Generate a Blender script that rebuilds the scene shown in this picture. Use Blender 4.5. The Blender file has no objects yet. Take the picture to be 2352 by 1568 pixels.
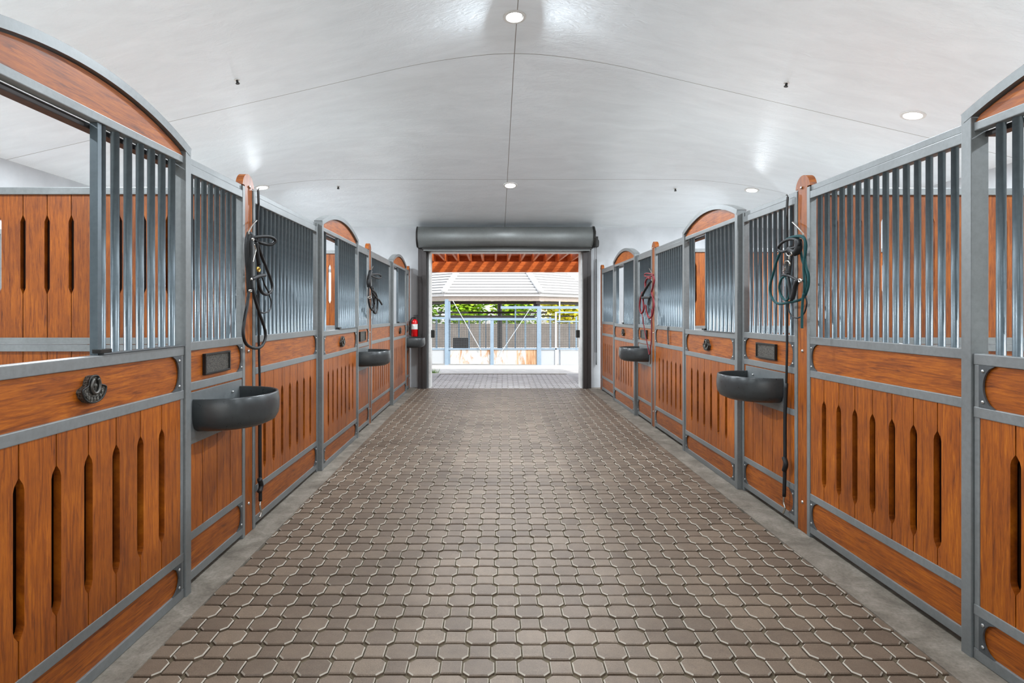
import bpy, bmesh, math, random
from mathutils import Vector, Matrix
random.seed(7)
SC = bpy.context.scene
COL = SC.collection
F = 1350.0; VX = 1131.0; VY = 719.0; CH = 1.45      # focal length in px, vanishing point, camera height

# ------------------------------------------------------------------ camera, sky, sun, exposure
cd = bpy.data.cameras.new('camera'); cam = bpy.data.objects.new('camera', cd); COL.objects.link(cam)
cam.location = (0, 0, CH); cam.rotation_euler = (math.pi/2, 0, 0)
cd.sensor_width = 36; cd.lens = 36*F/2352; cd.shift_x = (1176-VX)/2352; cd.shift_y = -(784-VY)/2352
cd.clip_start = 0.05; cd.clip_end = 300
SC.camera = cam
W = bpy.data.worlds.new('world'); SC.world = W; W.use_nodes = True
wn = W.node_tree; wn.nodes.clear()
wo = wn.nodes.new('ShaderNodeOutputWorld'); wb = wn.nodes.new('ShaderNodeBackground'); sk = wn.nodes.new('ShaderNodeTexSky')
sk.sky_type = 'NISHITA'; sk.sun_disc = False; sk.sun_elevation = math.radians(44); sk.sun_rotation = math.radians(136)
wh = wn.nodes.new('ShaderNodeHueSaturation'); wh.inputs['Saturation'].default_value = 0.35
wn.links.new(sk.outputs[0], wh.inputs['Color']); wn.links.new(wh.outputs[0], wb.inputs[0]); wn.links.new(wb.outputs[0], wo.inputs[0])
wb.inputs[1].default_value = 0.30
sl = bpy.data.lights.new('sun', 'SUN'); sl.energy = 1.7; sl.angle = math.radians(1.0); sl.color = (1, .96, .9)
so = bpy.data.objects.new('sun', sl); COL.objects.link(so)
so.rotation_euler = Vector((-.72, .75, -1)).to_track_quat('-Z', 'Y').to_euler()
so.location = (8, -8, 12)
LAMP_W = 120.0
vs = SC.view_settings; vs.view_transform = 'Standard'; vs.look = 'None'; vs.gamma = 1.0; vs.use_curve_mapping = False
vs.exposure = 0.82
SC.cycles.max_bounces = 10; SC.cycles.diffuse_bounces = 6; SC.cycles.glossy_bounces = 4
SC.cycles.sample_clamp_indirect = 6.0
SC.cycles.use_denoising = True

# ------------------------------------------------------------------ materials
def srgb(r, g, b):
    f = lambda c: (c/255/12.92) if c/255 <= .04045 else ((c/255+.055)/1.055)**2.4
    return (f(r), f(g), f(b), 1)
class NT:
    def __init__(s, name):
        s.m = bpy.data.materials.new(name); s.m.use_nodes = True; s.t = s.m.node_tree
        s.b = s.t.nodes['Principled BSDF']
    def n(s, typ, **kw):
        nd = s.t.nodes.new(typ)
        for k, v in kw.items():
            if k in nd.inputs: nd.inputs[k].default_value = v
            else: setattr(nd, k, v)
        return nd
    def l(s, a, b): s.t.links.new(a, b)
    def obj(s, scale=(1, 1, 1)):
        tc = s.n('ShaderNodeTexCoord'); mp = s.n('ShaderNodeMapping'); mp.inputs['Scale'].default_value = scale
        s.l(tc.outputs['Object'], mp.inputs['Vector']); return mp.outputs[0]
    def ramp(s, fac, stops):
        r = s.n('ShaderNodeValToRGB'); e = r.color_ramp.elements
        while len(e) > 1: e.remove(e[-1])
        e[0].position, e[0].color = stops[0]
        for p, c in stops[1:]:
            q = e.new(p); q.color = c
        s.l(fac, r.inputs[0]); return r.outputs[0]
    def noise(s, vec, scale, detail=4, rough=.55, dist=0):
        nz = s.n('ShaderNodeTexNoise', Scale=scale, Detail=detail, Roughness=rough, Distortion=dist)
        if vec is not None: s.l(vec, nz.inputs['Vector'])
        return nz.outputs['Fac']
    def mix(s, fac, a, b, mode='MIX'):
        mx = s.n('ShaderNodeMix', data_type='RGBA', blend_type=mode)
        for src, idx in ((fac, 0), (a, 6), (b, 7)):
            if isinstance(src, (float, int)): mx.inputs[idx].default_value = src
            elif isinstance(src, tuple): mx.inputs[idx].default_value = src
            else: s.l(src, mx.inputs[idx])
        return mx.outputs[2]
    def bump(s, h, strength=.2, dist=.002):
        b = s.n('ShaderNodeBump', Strength=strength, Distance=dist); s.l(h, b.inputs['Height']); s.l(b.outputs[0], s.b.inputs['Normal'])
    def set(s, **kw):
        for k, v in kw.items(): s.b.inputs[k.replace('_', ' ')].default_value = v
        return s

def wood_mat(name, vertical=True, dark=1.0, tint=None, across='y'):
    t = NT(name)
    sc = ((1, 14, .9) if across == 'y' else (14, 1, .9)) if vertical else (1, .9, 14)
    v = t.obj(sc)
    isl = t.n('ShaderNodeNewGeometry').outputs['Random Per Island']
    add = t.n('ShaderNodeVectorMath', operation='ADD'); cmb = t.n('ShaderNodeCombineXYZ')
    mu = t.n('ShaderNodeMath', operation='MULTIPLY'); mu.inputs[1].default_value = 37.0
    t.l(isl, mu.inputs[0]); t.l(mu.outputs[0], cmb.inputs[0]); t.l(mu.outputs[0], cmb.inputs[1]); t.l(mu.outputs[0], cmb.inputs[2])
    t.l(v, add.inputs[0]); t.l(cmb.outputs[0], add.inputs[1]); v2 = add.outputs[0]
    g1 = t.noise(v2, 5.0, 8, .62, 1.2)
    g2 = t.noise(v2, 30.0, 3, .7, .3)
    big = t.noise(t.obj((1.2, 1.2, 1.2)), 2.6, 4, .6, .4)
    a, b, c, d = srgb(78, 34, 4), srgb(136, 68, 4), srgb(160, 86, 8), srgb(182, 108, 24)
    if tint: a, b, c, d = tint
    col = t.ramp(g1, [(.25, a), (.43, b), (.58, c), (.78, d)])
    fine = t.ramp(g2, [(.35, (.62, .55, .5, 1)), (.55, (1, 1, 1, 1))])
    col = t.mix(.55, col, fine, 'MULTIPLY')
    bigc = t.ramp(big, [(.3, (.72, .64, .58, 1)), (.6, (1.08, 1.05, 1, 1))])
    col = t.mix(.8, col, bigc, 'MULTIPLY')
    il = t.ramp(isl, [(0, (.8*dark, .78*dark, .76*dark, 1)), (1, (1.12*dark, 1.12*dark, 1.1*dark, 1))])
    col = t.mix(1.0, col, il, 'MULTIPLY')
    t.l(col, t.b.inputs['Base Color'])
    t.set(Roughness=.5, Coat_Weight=.22, Coat_Roughness=.25); t.b.inputs['Specular IOR Level'].default_value = .35
    t.bump(g2, .12, .001)
    return t.m

def metal_mat(name, base, rough=.42, metallic=.35, var=.12):
    t = NT(name)
    n1 = t.noise(t.obj(), 3.0, 5, .6); n2 = t.noise(t.obj((1, 1, 1)), 45, 3, .6)
    k = t.ramp(n1, [(.3, (1-var, 1-var, 1-var, 1)), (.7, (1+var, 1+var, 1+var, 1))])
    k2 = t.ramp(n2, [(.3, (.9, .9, .9, 1)), (.65, (1.04, 1.04, 1.04, 1))])
    col = t.mix(1.0, base, k, 'MULTIPLY'); col = t.mix(1.0, col, k2, 'MULTIPLY')
    t.l(col, t.b.inputs['Base Color']); t.set(Metallic=metallic)
    r = t.n('ShaderNodeMapRange'); r.inputs['To Min'].default_value = rough-.1; r.inputs['To Max'].default_value = rough+.12
    t.l(n2, r.inputs[0]); t.l(r.outputs[0], t.b.inputs['Roughness'])
    t.bump(n2, .06, .001)
    return t.m
def plain(name, c, rough=.6, metallic=0.0, **kw):
    t = NT(name); t.set(Base_Color=c, Roughness=rough, Metallic=metallic, **kw)
    n = t.noise(t.obj(), 20, 3); k = t.ramp(n, [(.3, (.88, .88, .88, 1)), (.7, (1.06, 1.06, 1.06, 1))])
    t.l(t.mix(1.0, c, k, 'MULTIPLY'), t.b.inputs['Base Color']); return t.m

M = {}
M['wv'] = wood_mat('varnished_wood_upright', True)
M['wh'] = wood_mat('varnished_wood_level', False)
M['wp'] = wood_mat('partition_wood', True, .78, None, 'x')
M['wpost'] = wood_mat('post_wood', True, .82)
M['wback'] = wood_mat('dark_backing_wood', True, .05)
M['steel'] = metal_mat('grey_painted_steel', srgb(120, 123, 123), .40, .3)
M['bar'] = metal_mat('round_bar_steel', srgb(84, 95, 101), .34, .3)
M['gusset'] = metal_mat('gusset_steel', srgb(82, 86, 88), .42, .4)
M['bolt'] = metal_mat('bolt_steel', srgb(190, 190, 188), .3, .9)
M['bowl'] = metal_mat('dark_grey_enamel', srgb(54, 57, 58), .3, .1, .1)
M['bowlplate'] = metal_mat('feeder_plate_steel', srgb(112, 116, 117), .42, .4, .1)
M['dark'] = metal_mat('dark_bronze_metal', srgb(44, 43, 41), .38, .6)
M['black'] = plain('black_leather', srgb(7, 7, 9), .62)
M['rope'] = plain('teal_rope', srgb(6, 62, 64), .85)
M['red'] = plain('dark_red_webbing', srgb(110, 14, 24), .7)
M['brass'] = plain('brass_hardware', srgb(196, 160, 80), .3, 1.0)
M['chrome'] = plain('nickel_hardware', srgb(200, 196, 188), .25, 1.0)
M['guide'] = metal_mat('dark_guide_steel', srgb(62, 58, 57), .4, .4)
M['hood'] = metal_mat('shutter_hood_steel', srgb(112, 114, 112), .5, .5)
M['shoe'] = metal_mat('worn_cast_iron', srgb(92, 90, 86), .35, .8)
M['extred'] = plain('extinguisher_red', srgb(200, 18, 22), .25)
M['white'] = plain('white_label', srgb(225, 225, 222), .5)

def badge_mat():
    t = NT('cast_metal_relief')
    n = t.noise(t.obj(), 190, 4, .7)
    t.l(t.ramp(n, [(.4, srgb(14, 14, 14)), (.62, srgb(120, 116, 108))]), t.b.inputs['Base Color'])
    t.set(Metallic=.7, Roughness=.38); t.bump(n, .8, .004); return t.m
M['cast'] = badge_mat()

def ceiling_mat():
    t = NT('painted_ceiling')
    tc = t.n('ShaderNodeTexCoord'); sp = t.n('ShaderNodeSeparateXYZ'); t.l(tc.outputs['Object'], sp.inputs[0])
    masks = []
    def line(out, pos, w):
        a = t.n('ShaderNodeMath', operation='SUBTRACT'); a.inputs[1].default_value = pos; t.l(out, a.inputs[0])
        b = t.n('ShaderNodeMath', operation='ABSOLUTE'); t.l(a.outputs[0], b.inputs[0])
        c = t.n('ShaderNodeMath', operation='LESS_THAN'); c.inputs[1].default_value = w; t.l(b.outputs[0], c.inputs[0])
        masks.append(c.outputs[0])
    line(sp.outputs[0], .24, .0045); line(sp.outputs[1], 6.4, .0045); line(sp.outputs[1], 9.42, .004); line(sp.outputs[1], 3.3, .0045); line(sp.outputs[1], .2, .0045)
    m = masks[0]
    for k in masks[1:]:
        x = t.n('ShaderNodeMath', operation='MAXIMUM'); t.l(m, x.inputs[0]); t.l(k, x.inputs[1]); m = x.outputs[0]
    n1 = t.noise(t.obj((1, 3, 1)), 1.6, 6, .6, .6); n2 = t.noise(t.obj((1.4, 3.2, 1)), 5, 7, .62, 1.4)
    base = t.ramp(n1, [(.3, srgb(224, 231, 235)), (.7, srgb(236, 243, 247))])
    col = t.mix(m, base, srgb(120, 118, 112))
    t.l(col, t.b.inputs['Base Color'])
    t.set(Roughness=.46, Coat_Weight=1.0, Coat_Roughness=.40)
    t.b.inputs['Specular IOR Level'].default_value = .9
    t.bump(n2, .5, .014)
    return t.m
M['ceil'] = ceiling_mat()
def wall_mat(name, c0, c1, rough=.7):
    t = NT(name); n = t.noise(t.obj(), 2.2, 6, .6); t.l(t.ramp(n, [(.3, c0), (.7, c1)]), t.b.inputs['Base Color'])
    n2 = t.noise(t.obj(), 40, 3); t.bump(n2, .15, .002); t.set(Roughness=rough); return t.m
M['wall'] = wall_mat('white_plaster', srgb(160, 162, 164), srgb(176, 178, 180))
def paver_mat(name, c0, c1, c2):
    t = NT(name)
    isl = t.n('ShaderNodeNewGeometry').outputs['Random Per Island']
    base = t.ramp(isl, [(0, c0), (.5, c1), (1, c2)])
    n = t.noise(t.obj(), 260, 3, .7); sp = t.ramp(n, [(.32, (.66, .64, .62, 1)), (.6, (1.06, 1.06, 1.06, 1)), (.75, (1.3, 1.3, 1.3, 1))])
    big = t.noise(t.obj(), 1.1, 5, .6); bg = t.ramp(big, [(.3, (.82, .81, .8, 1)), (.7, (1.1, 1.1, 1.1, 1))])
    med = t.noise(t.obj(), 22, 4, .7); mg = t.ramp(med, [(.3, (.86, .85, .84, 1)), (.6, (1.03, 1.03, 1.03, 1))])
    col = t.mix(1.0, base, sp, 'MULTIPLY'); col = t.mix(1.0, col, bg, 'MULTIPLY'); col = t.mix(1.0, col, mg, 'MULTIPLY')
    t.l(col, t.b.inputs['Base Color']); t.set(Roughness=.5); t.b.inputs['Specular IOR Level'].default_value = .5; t.bump(n, .4, .002); return t.m
M['paver'] = paver_mat('clay_pavers', srgb(100, 85, 71), srgb(109, 93, 78), srgb(119, 103, 87))
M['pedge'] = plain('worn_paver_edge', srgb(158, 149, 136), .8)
M['paver2'] = paver_mat('outdoor_pavers', srgb(176, 172, 170), srgb(183, 179, 177), srgb(190, 186, 184))
def joint_mat():
    t = NT('joint_sand'); n = t.noise(t.obj(), 60, 5, .7)
    t.l(t.ramp(n, [(.3, srgb(66, 56, 42)), (.7, srgb(104, 92, 72))]), t.b.inputs['Base Color']); t.set(Roughness=.95); return t.m
M['joint'] = joint_mat()
def conc_mat(name, c0, c1, c2):
    t = NT(name); n = t.noise(t.obj(), 5, 8, .68, .5); n2 = t.noise(t.obj(), 70, 4, .7)
    col = t.ramp(n, [(.3, c0), (.52, c1), (.72, c2)])
    k = t.ramp(n2, [(.3, (.75, .74, .72, 1)), (.6, (1.05, 1.05, 1.05, 1))])
    t.l(t.mix(1.0, col, k, 'MULTIPLY'), t.b.inputs['Base Color']); t.set(Roughness=.85); t.bump(n, .6, .01); return t.m
M['conc'] = conc_mat('dusty_concrete', srgb(92, 84, 74), srgb(120, 112, 101), srgb(146, 138, 127))
M['lconc'] = conc_mat('pale_concrete', srgb(178, 174, 168), srgb(200, 197, 190), srgb(214, 212, 206))
M['slab'] = conc_mat('grey_slab', srgb(150, 148, 146), srgb(165, 163, 161), srgb(176, 174, 172))
M['bounce_bedding'] = conc_mat('bounce_bright_shavings', srgb(216, 210, 198), srgb(232, 228, 220), srgb(244, 242, 236))  # unseen stall bedding, whitened to bounce lamp light onto the ceiling
M['glass'] = NT('lamp_lens').m
M['glass'].node_tree.nodes['Principled BSDF'].inputs['Emission Color'].default_value = (1, 1, 1, 1)
M['glass'].node_tree.nodes['Principled BSDF'].inputs['Emission Strength'].default_value = 12

# ------------------------------------------------------------------ mesh helpers
def tag(o, label=None, cat=None, group=None, kind=None):
    if label: o['label'] = label
    if cat: o['category'] = cat
    if group: o['group'] = group
    if kind: o['kind'] = kind
    return o
def thing(name, label, cat, loc=(0, 0, 0), group=None):
    o = bpy.data.objects.new(name, None); COL.objects.link(o); o.location = loc
    o.empty_display_size = .1
    return tag(o, label, cat, group)
def link(name, bm, mat, parent=None, loc=None, smooth=False, origin=None):
    """bm holds world coordinates; they are moved to the thing's own frame"""
    if parent is not None and origin is None:
        p = parent; origin = Vector((0, 0, 0))
        while p is not None: origin += p.location; p = p.parent
    if origin is not None: bmesh.ops.translate(bm, verts=bm.verts, vec=-Vector(origin))
    bmesh.ops.recalc_face_normals(bm, faces=bm.faces)
    me = bpy.data.meshes.new(name); bm.to_mesh(me); bm.free()
    if smooth:
        for p in me.polygons: p.use_smooth = True
    me.materials.append(mat)
    o = bpy.data.objects.new(name, me); COL.objects.link(o)
    if parent is not None: o.parent = parent
    elif origin is not None: o.location = origin
    return o
def bxx(bm, x0, x1, y0, y1, z0, z1, bev=0):
    if x0 > x1: x0, x1 = x1, x0
    vs_ = [bm.verts.new(c) for c in ((x0, y0, z0), (x1, y0, z0), (x1, y1, z0), (x0, y1, z0), (x0, y0, z1), (x1, y0, z1), (x1, y1, z1), (x0, y1, z1))]
    fs = [bm.faces.new([vs_[i] for i in q]) for q in ((0, 3, 2, 1), (4, 5, 6, 7), (0, 1, 5, 4), (1, 2, 6, 5), (2, 3, 7, 6), (3, 0, 4, 7))]
    if bev:
        es = list({e for f in fs for e in f.edges})
        bmesh.ops.bevel(bm, geom=es, offset=bev, segments=2, affect='EDGES', profile=.6)
def prism(bm, pts, ax, d0, d1):
    """closed outline pts (u,v) pushed along axis ax ('x': u=y v=z, 'y': u=x v=z, 'z': u=x v=y)"""
    def P(u, v, d): return {'x': (d, u, v), 'y': (u, d, v), 'z': (u, v, d)}[ax]
    a = [bm.verts.new(P(u, v, d0)) for u, v in pts]; b = [bm.verts.new(P(u, v, d1)) for u, v in pts]
    bm.faces.new(a); bm.faces.new(b[::-1])
    n = len(pts)
    for i in range(n): bm.faces.new((a[i], a[(i+1) % n], b[(i+1) % n], b[i]))
def cyl(bm, p0, p1, r, seg=12, cap=True, r1=None):
    p0 = Vector(p0); p1 = Vector(p1); d = (p1-p0).normalized(); r1 = r if r1 is None else r1
    up = Vector((0, 0, 1)) if abs(d.z) < .9 else Vector((1, 0, 0))
    u = d.cross(up).normalized(); v = d.cross(u)
    A = []; B = []
    for i in range(seg):
        t = 2*math.pi*i/seg; k = u*math.cos(t)+v*math.sin(t)
        A.append(bm.verts.new(p0+k*r)); B.append(bm.verts.new(p1+k*r1))
    for i in range(seg): bm.faces.new((A[i], A[(i+1) % seg], B[(i+1) % seg], B[i]))
    if cap: bm.faces.new(A); bm.faces.new(B[::-1])
def tube(bm, pts, r, seg=8, closed=False, flat=None):
    pts = [Vector(p) for p in pts]; out = []
    n = len(pts); idx = range(n) if closed else range(n-1)
    for i in idx:                                   # catmull-rom smoothing
        p0 = pts[(i-1) % n] if (closed or i > 0) else pts[i]; p1 = pts[i]; p2 = pts[(i+1) % n]
        p3 = pts[(i+2) % n] if (closed or i+2 < n) else p2
        for k in range(5):
            t = k/5; out.append(.5*((2*p1)+(-p0+p2)*t+(2*p0-5*p1+4*p2-p3)*t*t+(-p0+3*p1-3*p2+p3)*t**3))
    if not closed: out.append(pts[-1])
    m = len(out); rings = []; prev = None
    for i in range(m):
        a = out[(i-1) % m] if (closed or i > 0) else out[i]; b = out[(i+1) % m] if (closed or i < m-1) else out[i]
        d = (b-a)
        d = d.normalized() if d.length > 1e-7 else Vector((0, 0, 1))
        if prev is None: u = d.cross(Vector((1, 0, 0)) if abs(d.x) < .9 else Vector((0, 1, 0))).normalized()
        else: u = (prev-d*prev.dot(d)); u = u.normalized() if u.length > 1e-6 else d.orthogonal().normalized()
        prev = u; v = d.cross(u)
        fx = 1.0 if flat is None else flat
        rings.append([bm.verts.new(out[i]+(u*math.cos(2*math.pi*k/seg)+v*math.sin(2*math.pi*k/seg)*fx)*r) for k in range(seg)])
    for i in range(m if closed else m-1):
        A = rings[i]; B = rings[(i+1) % m]
        for k in range(seg): bm.faces.new((A[k], A[(k+1) % seg], B[(k+1) % seg], B[k]))
    if not closed: bm.faces.new(rings[0]); bm.faces.new(rings[-1][::-1])
def ball(bm, c, r, sx=1, sy=1, sz=1, u=10, v=6):
    mt = Matrix.Translation(c) @ Matrix.Diagonal((sx, sy, sz, 1))
    bmesh.ops.create_uvsphere(bm, u_segments=u, v_segments=v, radius=r, matrix=mt)
def BM(): return bmesh.new()
_bars = {}
def bar(parent, wx, wy, z0, z1, r, name='bar', mat=None):
    key = (round(z1-z0, 3), r)
    if key not in _bars:
        bm = BM(); cyl(bm, (0, 0, 0), (0, 0, z1-z0), r, 14, True)
        me = bpy.data.meshes.new('bar'); bm.to_mesh(me); bm.free()
        for p in me.polygons: p.use_smooth = len(p.vertices) == 4
        me.materials.append(mat or M['bar']); _bars[key] = me
    o = bpy.data.objects.new(name, _bars[key]); COL.objects.link(o); o.parent = parent
    o.location = Vector((wx, wy, z0))-parent.location
    return o

# ------------------------------------------------------------------ building shell
XL, XR, YE, YB, ZE, SL = -5.29, 5.77, 11.45, -4.0, 3.12, .233
XC = .24
def smin(a, b, k=.62):
    h = max(k-abs(a-b), 0)/k
    return min(a, b)-h*h*k*.25
def ch(x, y): return ZE+SL*smin(smin(x-XL, XR-x), YE-y, .9)
def ceil_hit(px, py):
    dx, dz = (px-VX)/F, (VY-py)/F
    lo, hi = .5, YE
    for _ in range(60):
        mid = (lo+hi)/2
        if CH+dz*mid < ch(dx*mid, mid): lo = mid
        else: hi = mid
    return Vector((dx*lo, lo, ch(dx*lo, lo)))
def ceil_normal(p):
    e = .05; return Vector((-(ch(p.x+e, p.y)-ch(p.x-e, p.y))/(2*e), -(ch(p.x, p.y+e)-ch(p.x, p.y-e))/(2*e), 1)).normalized()
def struct(name, bm, mat, smooth=False):
    return tag(link(name, bm, mat, smooth=smooth), kind='structure')
bm = BM(); nx, ny = 110, 150; G = []
for j in range(ny+1):
    y = YB+(YE-YB)*j/ny; G.append([bm.verts.new((XL+(XR-XL)*i/nx, y, ch(XL+(XR-XL)*i/nx, y))) for i in range(nx+1)])
for j in range(ny):
    for i in range(nx): bm.faces.new((G[j][i], G[j][i+1], G[j+1][i+1], G[j+1][i]))
struct('ceiling', bm, M['ceil'], True)
bm = BM(); OH = 1.1; nx, ny = 24, 34; G = []
for j in range(ny+1):
    y = YB-.4+(YE+.75-(YB-.4))*j/ny
    G.append([bm.verts.new((x, y, ch(x, y)+.16)) for x in [XL-OH+(XR-XL+2*OH)*i/nx for i in range(nx+1)]])
for j in range(ny):
    for i in range(nx): bm.faces.new((G[j][i], G[j][i+1], G[j+1][i+1], G[j+1][i]))
struct('trim_1', bm, M['slab'])          # outer roof shell above the ceiling

def wall_x(name, x0, x1, holes):
    bm = BM(); ys = [YB-.2]
    for a, b, z0, z1 in holes:
        bxx(bm, x0, x1, ys[-1], a, -.1, ZE+.02); bxx(bm, x0, x1, a, b, -.1, z0); bxx(bm, x0, x1, a, b, z1, ZE+.02); ys.append(b)
    bxx(bm, x0, x1, ys[-1], YE+.2, -.1, ZE+.02)
    return struct(name, bm, M['wall'])
WY = [-1.9, 1.95, 5.7, 9.5]
holes = [(y-.65, y+.65, 1.25, 2.35) for y in WY]
wall_x('wall_left', XL-.18, XL, holes); wall_x('wall_right', XR, XR+.18, holes)
k = 1
for y in WY:
    for x0, x1 in ((XL-.12, XL+.02), (XR-.02, XR+.12)):
        bm = BM()
        for a in ((y-.65, y-.6, 1.25, 2.35), (y+.6, y+.65, 1.25, 2.35), (y-.6, y+.6, 1.25, 1.3), (y-.6, y+.6, 2.3, 2.35)): bxx(bm, x0, x1, *a)
        struct('window_%d' % k, bm, M['steel']); k += 1
DX0, DX1, DZ = -1.235, 1.745, 2.66
bm = BM()
EW = ((-4.4, -2.5), (3.0, 4.9))
for (a, b, z0, z1) in ((XL, EW[0][0], -.1, ZE+.1), (EW[0][1], DX0, -.1, ZE+.1), (DX1, EW[1][0], -.1, ZE+.1), (EW[1][1], XR, -.1, ZE+.1), (DX0, DX1, DZ, ZE+.1),
                       (*EW[0], -.1, 1.0), (*EW[0], 2.3, ZE+.1), (*EW[1], -.1, 1.0), (*EW[1], 2.3, ZE+.1)): bxx(bm, a, b, YE, YE+.2, z0, z1)
struct('wall_front', bm, M['wall'])
for a, b in EW:
    bm = BM()
    for q in ((a, a+.05, 1.0, 2.3), (b-.05, b, 1.0, 2.3), (a, b, 1.0, 1.05), (a, b, 2.25, 2.3)): bxx(bm, q[0], q[1], YE-.02, YE+.12, q[2], q[3])
    struct('window_%d' % k, bm, M['steel']); k += 1
bm = BM()
pts = [(XL, -.1), (-1.6, -.1), (-1.6, 2.7), (2.1, 2.7), (2.1, -.1), (XR, -.1)]
top = [(XR-(XR-XL)*i/20, ch(XR-(XR-XL)*i/20, YB)+.02) for i in range(21)]
prism(bm, pts+top, 'y', YB-.2, YB); struct('wall_back', bm, M['wall'])
# door jamb reveal, white
bm = BM(); bxx(bm, DX0, DX0+.035, YE-.06, YE+.24, 0, DZ); bxx(bm, DX1-.035, DX1, YE-.06, YE+.24, 0, DZ); bxx(bm, DX0, DX1, YE-.06, YE+.24, DZ-.03, DZ)
struct('trim_2', bm, M['white'])

# ------------------------------------------------------------------ ground
PL, PR = -1.42, 1.82
bm = BM(); bxx(bm, XL, XR, YB, YE+.2, -.12, -.012); struct('floor', bm, M['joint'])
def pavers(name, mat, xa, xb, ya, yb, zt, slope=.0207, bev=.005):
    bm = BM(); PX, PY = .225, .1125
    jn = .0065; ow, oh = .134, .120; cx = .025; rw, rh = .092, .092; j0 = int(ya/PY); j1 = int(yb/PY)
    def stone(c, outline):
        zz = zt+random.uniform(-.0018, .0015); tx = random.uniform(-.008, .008); ty = random.uniform(-.008, .008)
        A = []; B = []; C = []
        for (u, v) in outline:
            l = math.hypot(u, v); s = (l-bev)/l
            A.append(bm.verts.new((c[0]+u, c[1]+v, zt-.013))); B.append(bm.verts.new((c[0]+u, c[1]+v, zz-bev*.8)))
            C.append(bm.verts.new((c[0]+u*s, c[1]+v*s, zz+u*tx+v*ty)))
        n = len(A)
        for i in range(n):
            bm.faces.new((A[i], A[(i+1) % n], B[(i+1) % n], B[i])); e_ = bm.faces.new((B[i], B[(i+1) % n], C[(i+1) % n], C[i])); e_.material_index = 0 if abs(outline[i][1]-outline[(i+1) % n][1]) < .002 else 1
        bm.faces.new(C)
    for j in range(j0, j1):
        y = j*PY+.05; off = (PX/2 if j % 2 else 0)+slope*(y-2.0)+.048
        for i in range(-12, 12):
            x = i*PX+off
            if xa-.07 < x < xb+.07:
                w, h = ow/2-jn/2, oh/2-jn/2
                stone((x, y), [(-w, -h+cx), (-w+cx, -h), (w-cx, -h), (w, -h+cx), (w, h-cx), (w-cx, h), (-w+cx, h), (-w, h-cx)])
            x += PX/2
            if xa-.07 < x < xb+.07:
                w, h = rw/2-jn/2, rh/2-jn/2
                stone((x, y), [(-w, -h), (w, -h), (w, h), (-w, h)])
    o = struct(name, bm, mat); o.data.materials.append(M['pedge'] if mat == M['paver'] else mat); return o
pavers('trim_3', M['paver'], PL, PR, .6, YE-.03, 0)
bm = BM()
for (a, b) in ((PL-.02, -1.72), (PR+.02, 2.17)): bxx(bm, min(a, b), max(a, b), YB, YE, -.05, .004)
struct('trim_4', bm, M['conc'])
bm = BM()
bxx(bm, XL, -1.72, YB, YE, -.05, .003); bxx(bm, 2.17, XR, YB, YE, -.05, .003); struct('trim_5', bm, M['bounce_bedding'])  # stall floors out of view, kept bright as light reflectors
bm = BM(); bxx(bm, PL, PR, YB, .62, -.05, -.002); struct('trim_6', bm, M['paver'])
# outside ground
bm = BM(); bxx(bm, -1.23, 1.77, YE+.1, 14.1, -.1, -.004); struct('trim_7', bm, M['joint'])
pavers('trim_8', M['paver2'], -1.18, 1.72, YE-.02, 14.05, 0, bev=.003)
bm = BM(); bxx(bm, -8, -1.25, YE+.2, 14.1, -.2, .0); bxx(bm, 1.78, 8, YE+.2, 14.1, -.2, .0)
struct('trim_9', bm, M['slab'])
bm = BM()
prism(bm, [(14.1, .002), (20.4, -.335), (20.4, -.6), (14.1, -.6)], 'x', -9, 9); struct('trim_10', bm, M['lconc'])
bm = BM(); bxx(bm, -40, 40, 20.4, 70, -.9, -.35); bxx(bm, -40, XL-.18, -20, 14.1, -.9, -.05); bxx(bm, XR+.18, 40, -20, 14.1, -.9, -.05); bxx(bm, XL-.18, XR+.18, -20, YB-.2, -.9, -.05)
bxx(bm, -40, -9, 14.1, 20.4, -.9, -.1); bxx(bm, 9, 40, 14.1, 20.4, -.9, -.1)
struct('trim_11', bm, M['lconc'])

# ------------------------------------------------------------------ stall fronts
def Yat(px, X): return F*abs(X)/abs(px-VX)
RAIL = {-1: 1.60, 1: 2.05}
POST = {-1: 1.56, 1: 2.01}
SIDE = {-1: 'left', 1: 'right'}
def planks(bm, s, P, y0, y1, z0, z1, slots=True, zs=(.365, .905), sp=.163, d0=.004, d1=.032, w=.021, tap=.042):
    n = max(1, round((y1-y0)/sp)); L = (y1-y0)/n; g = .0028
    for i in range(n):
        a = y0+i*L+g; b = y0+(i+1)*L-g
        pts = [(a, z0), (b, z0)]
        if slots and i < n-1: pts += [(b, zs[0]), (b-w*.75, zs[0]+tap*.55), (b-w, zs[0]+tap), (b-w, zs[1]-tap), (b-w*.75, zs[1]-tap*.55), (b, zs[1])]
        pts += [(b, z1), (a, z1)]
        if slots and i > 0: pts += [(a, zs[1]), (a+w*.75, zs[1]-tap*.55), (a+w, zs[1]-tap), (a+w, zs[0]+tap), (a+w*.75, zs[0]+tap*.55), (a, zs[0])]
        prism(bm, pts, 'x', s*(P+d0), s*(P+d1))
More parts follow.
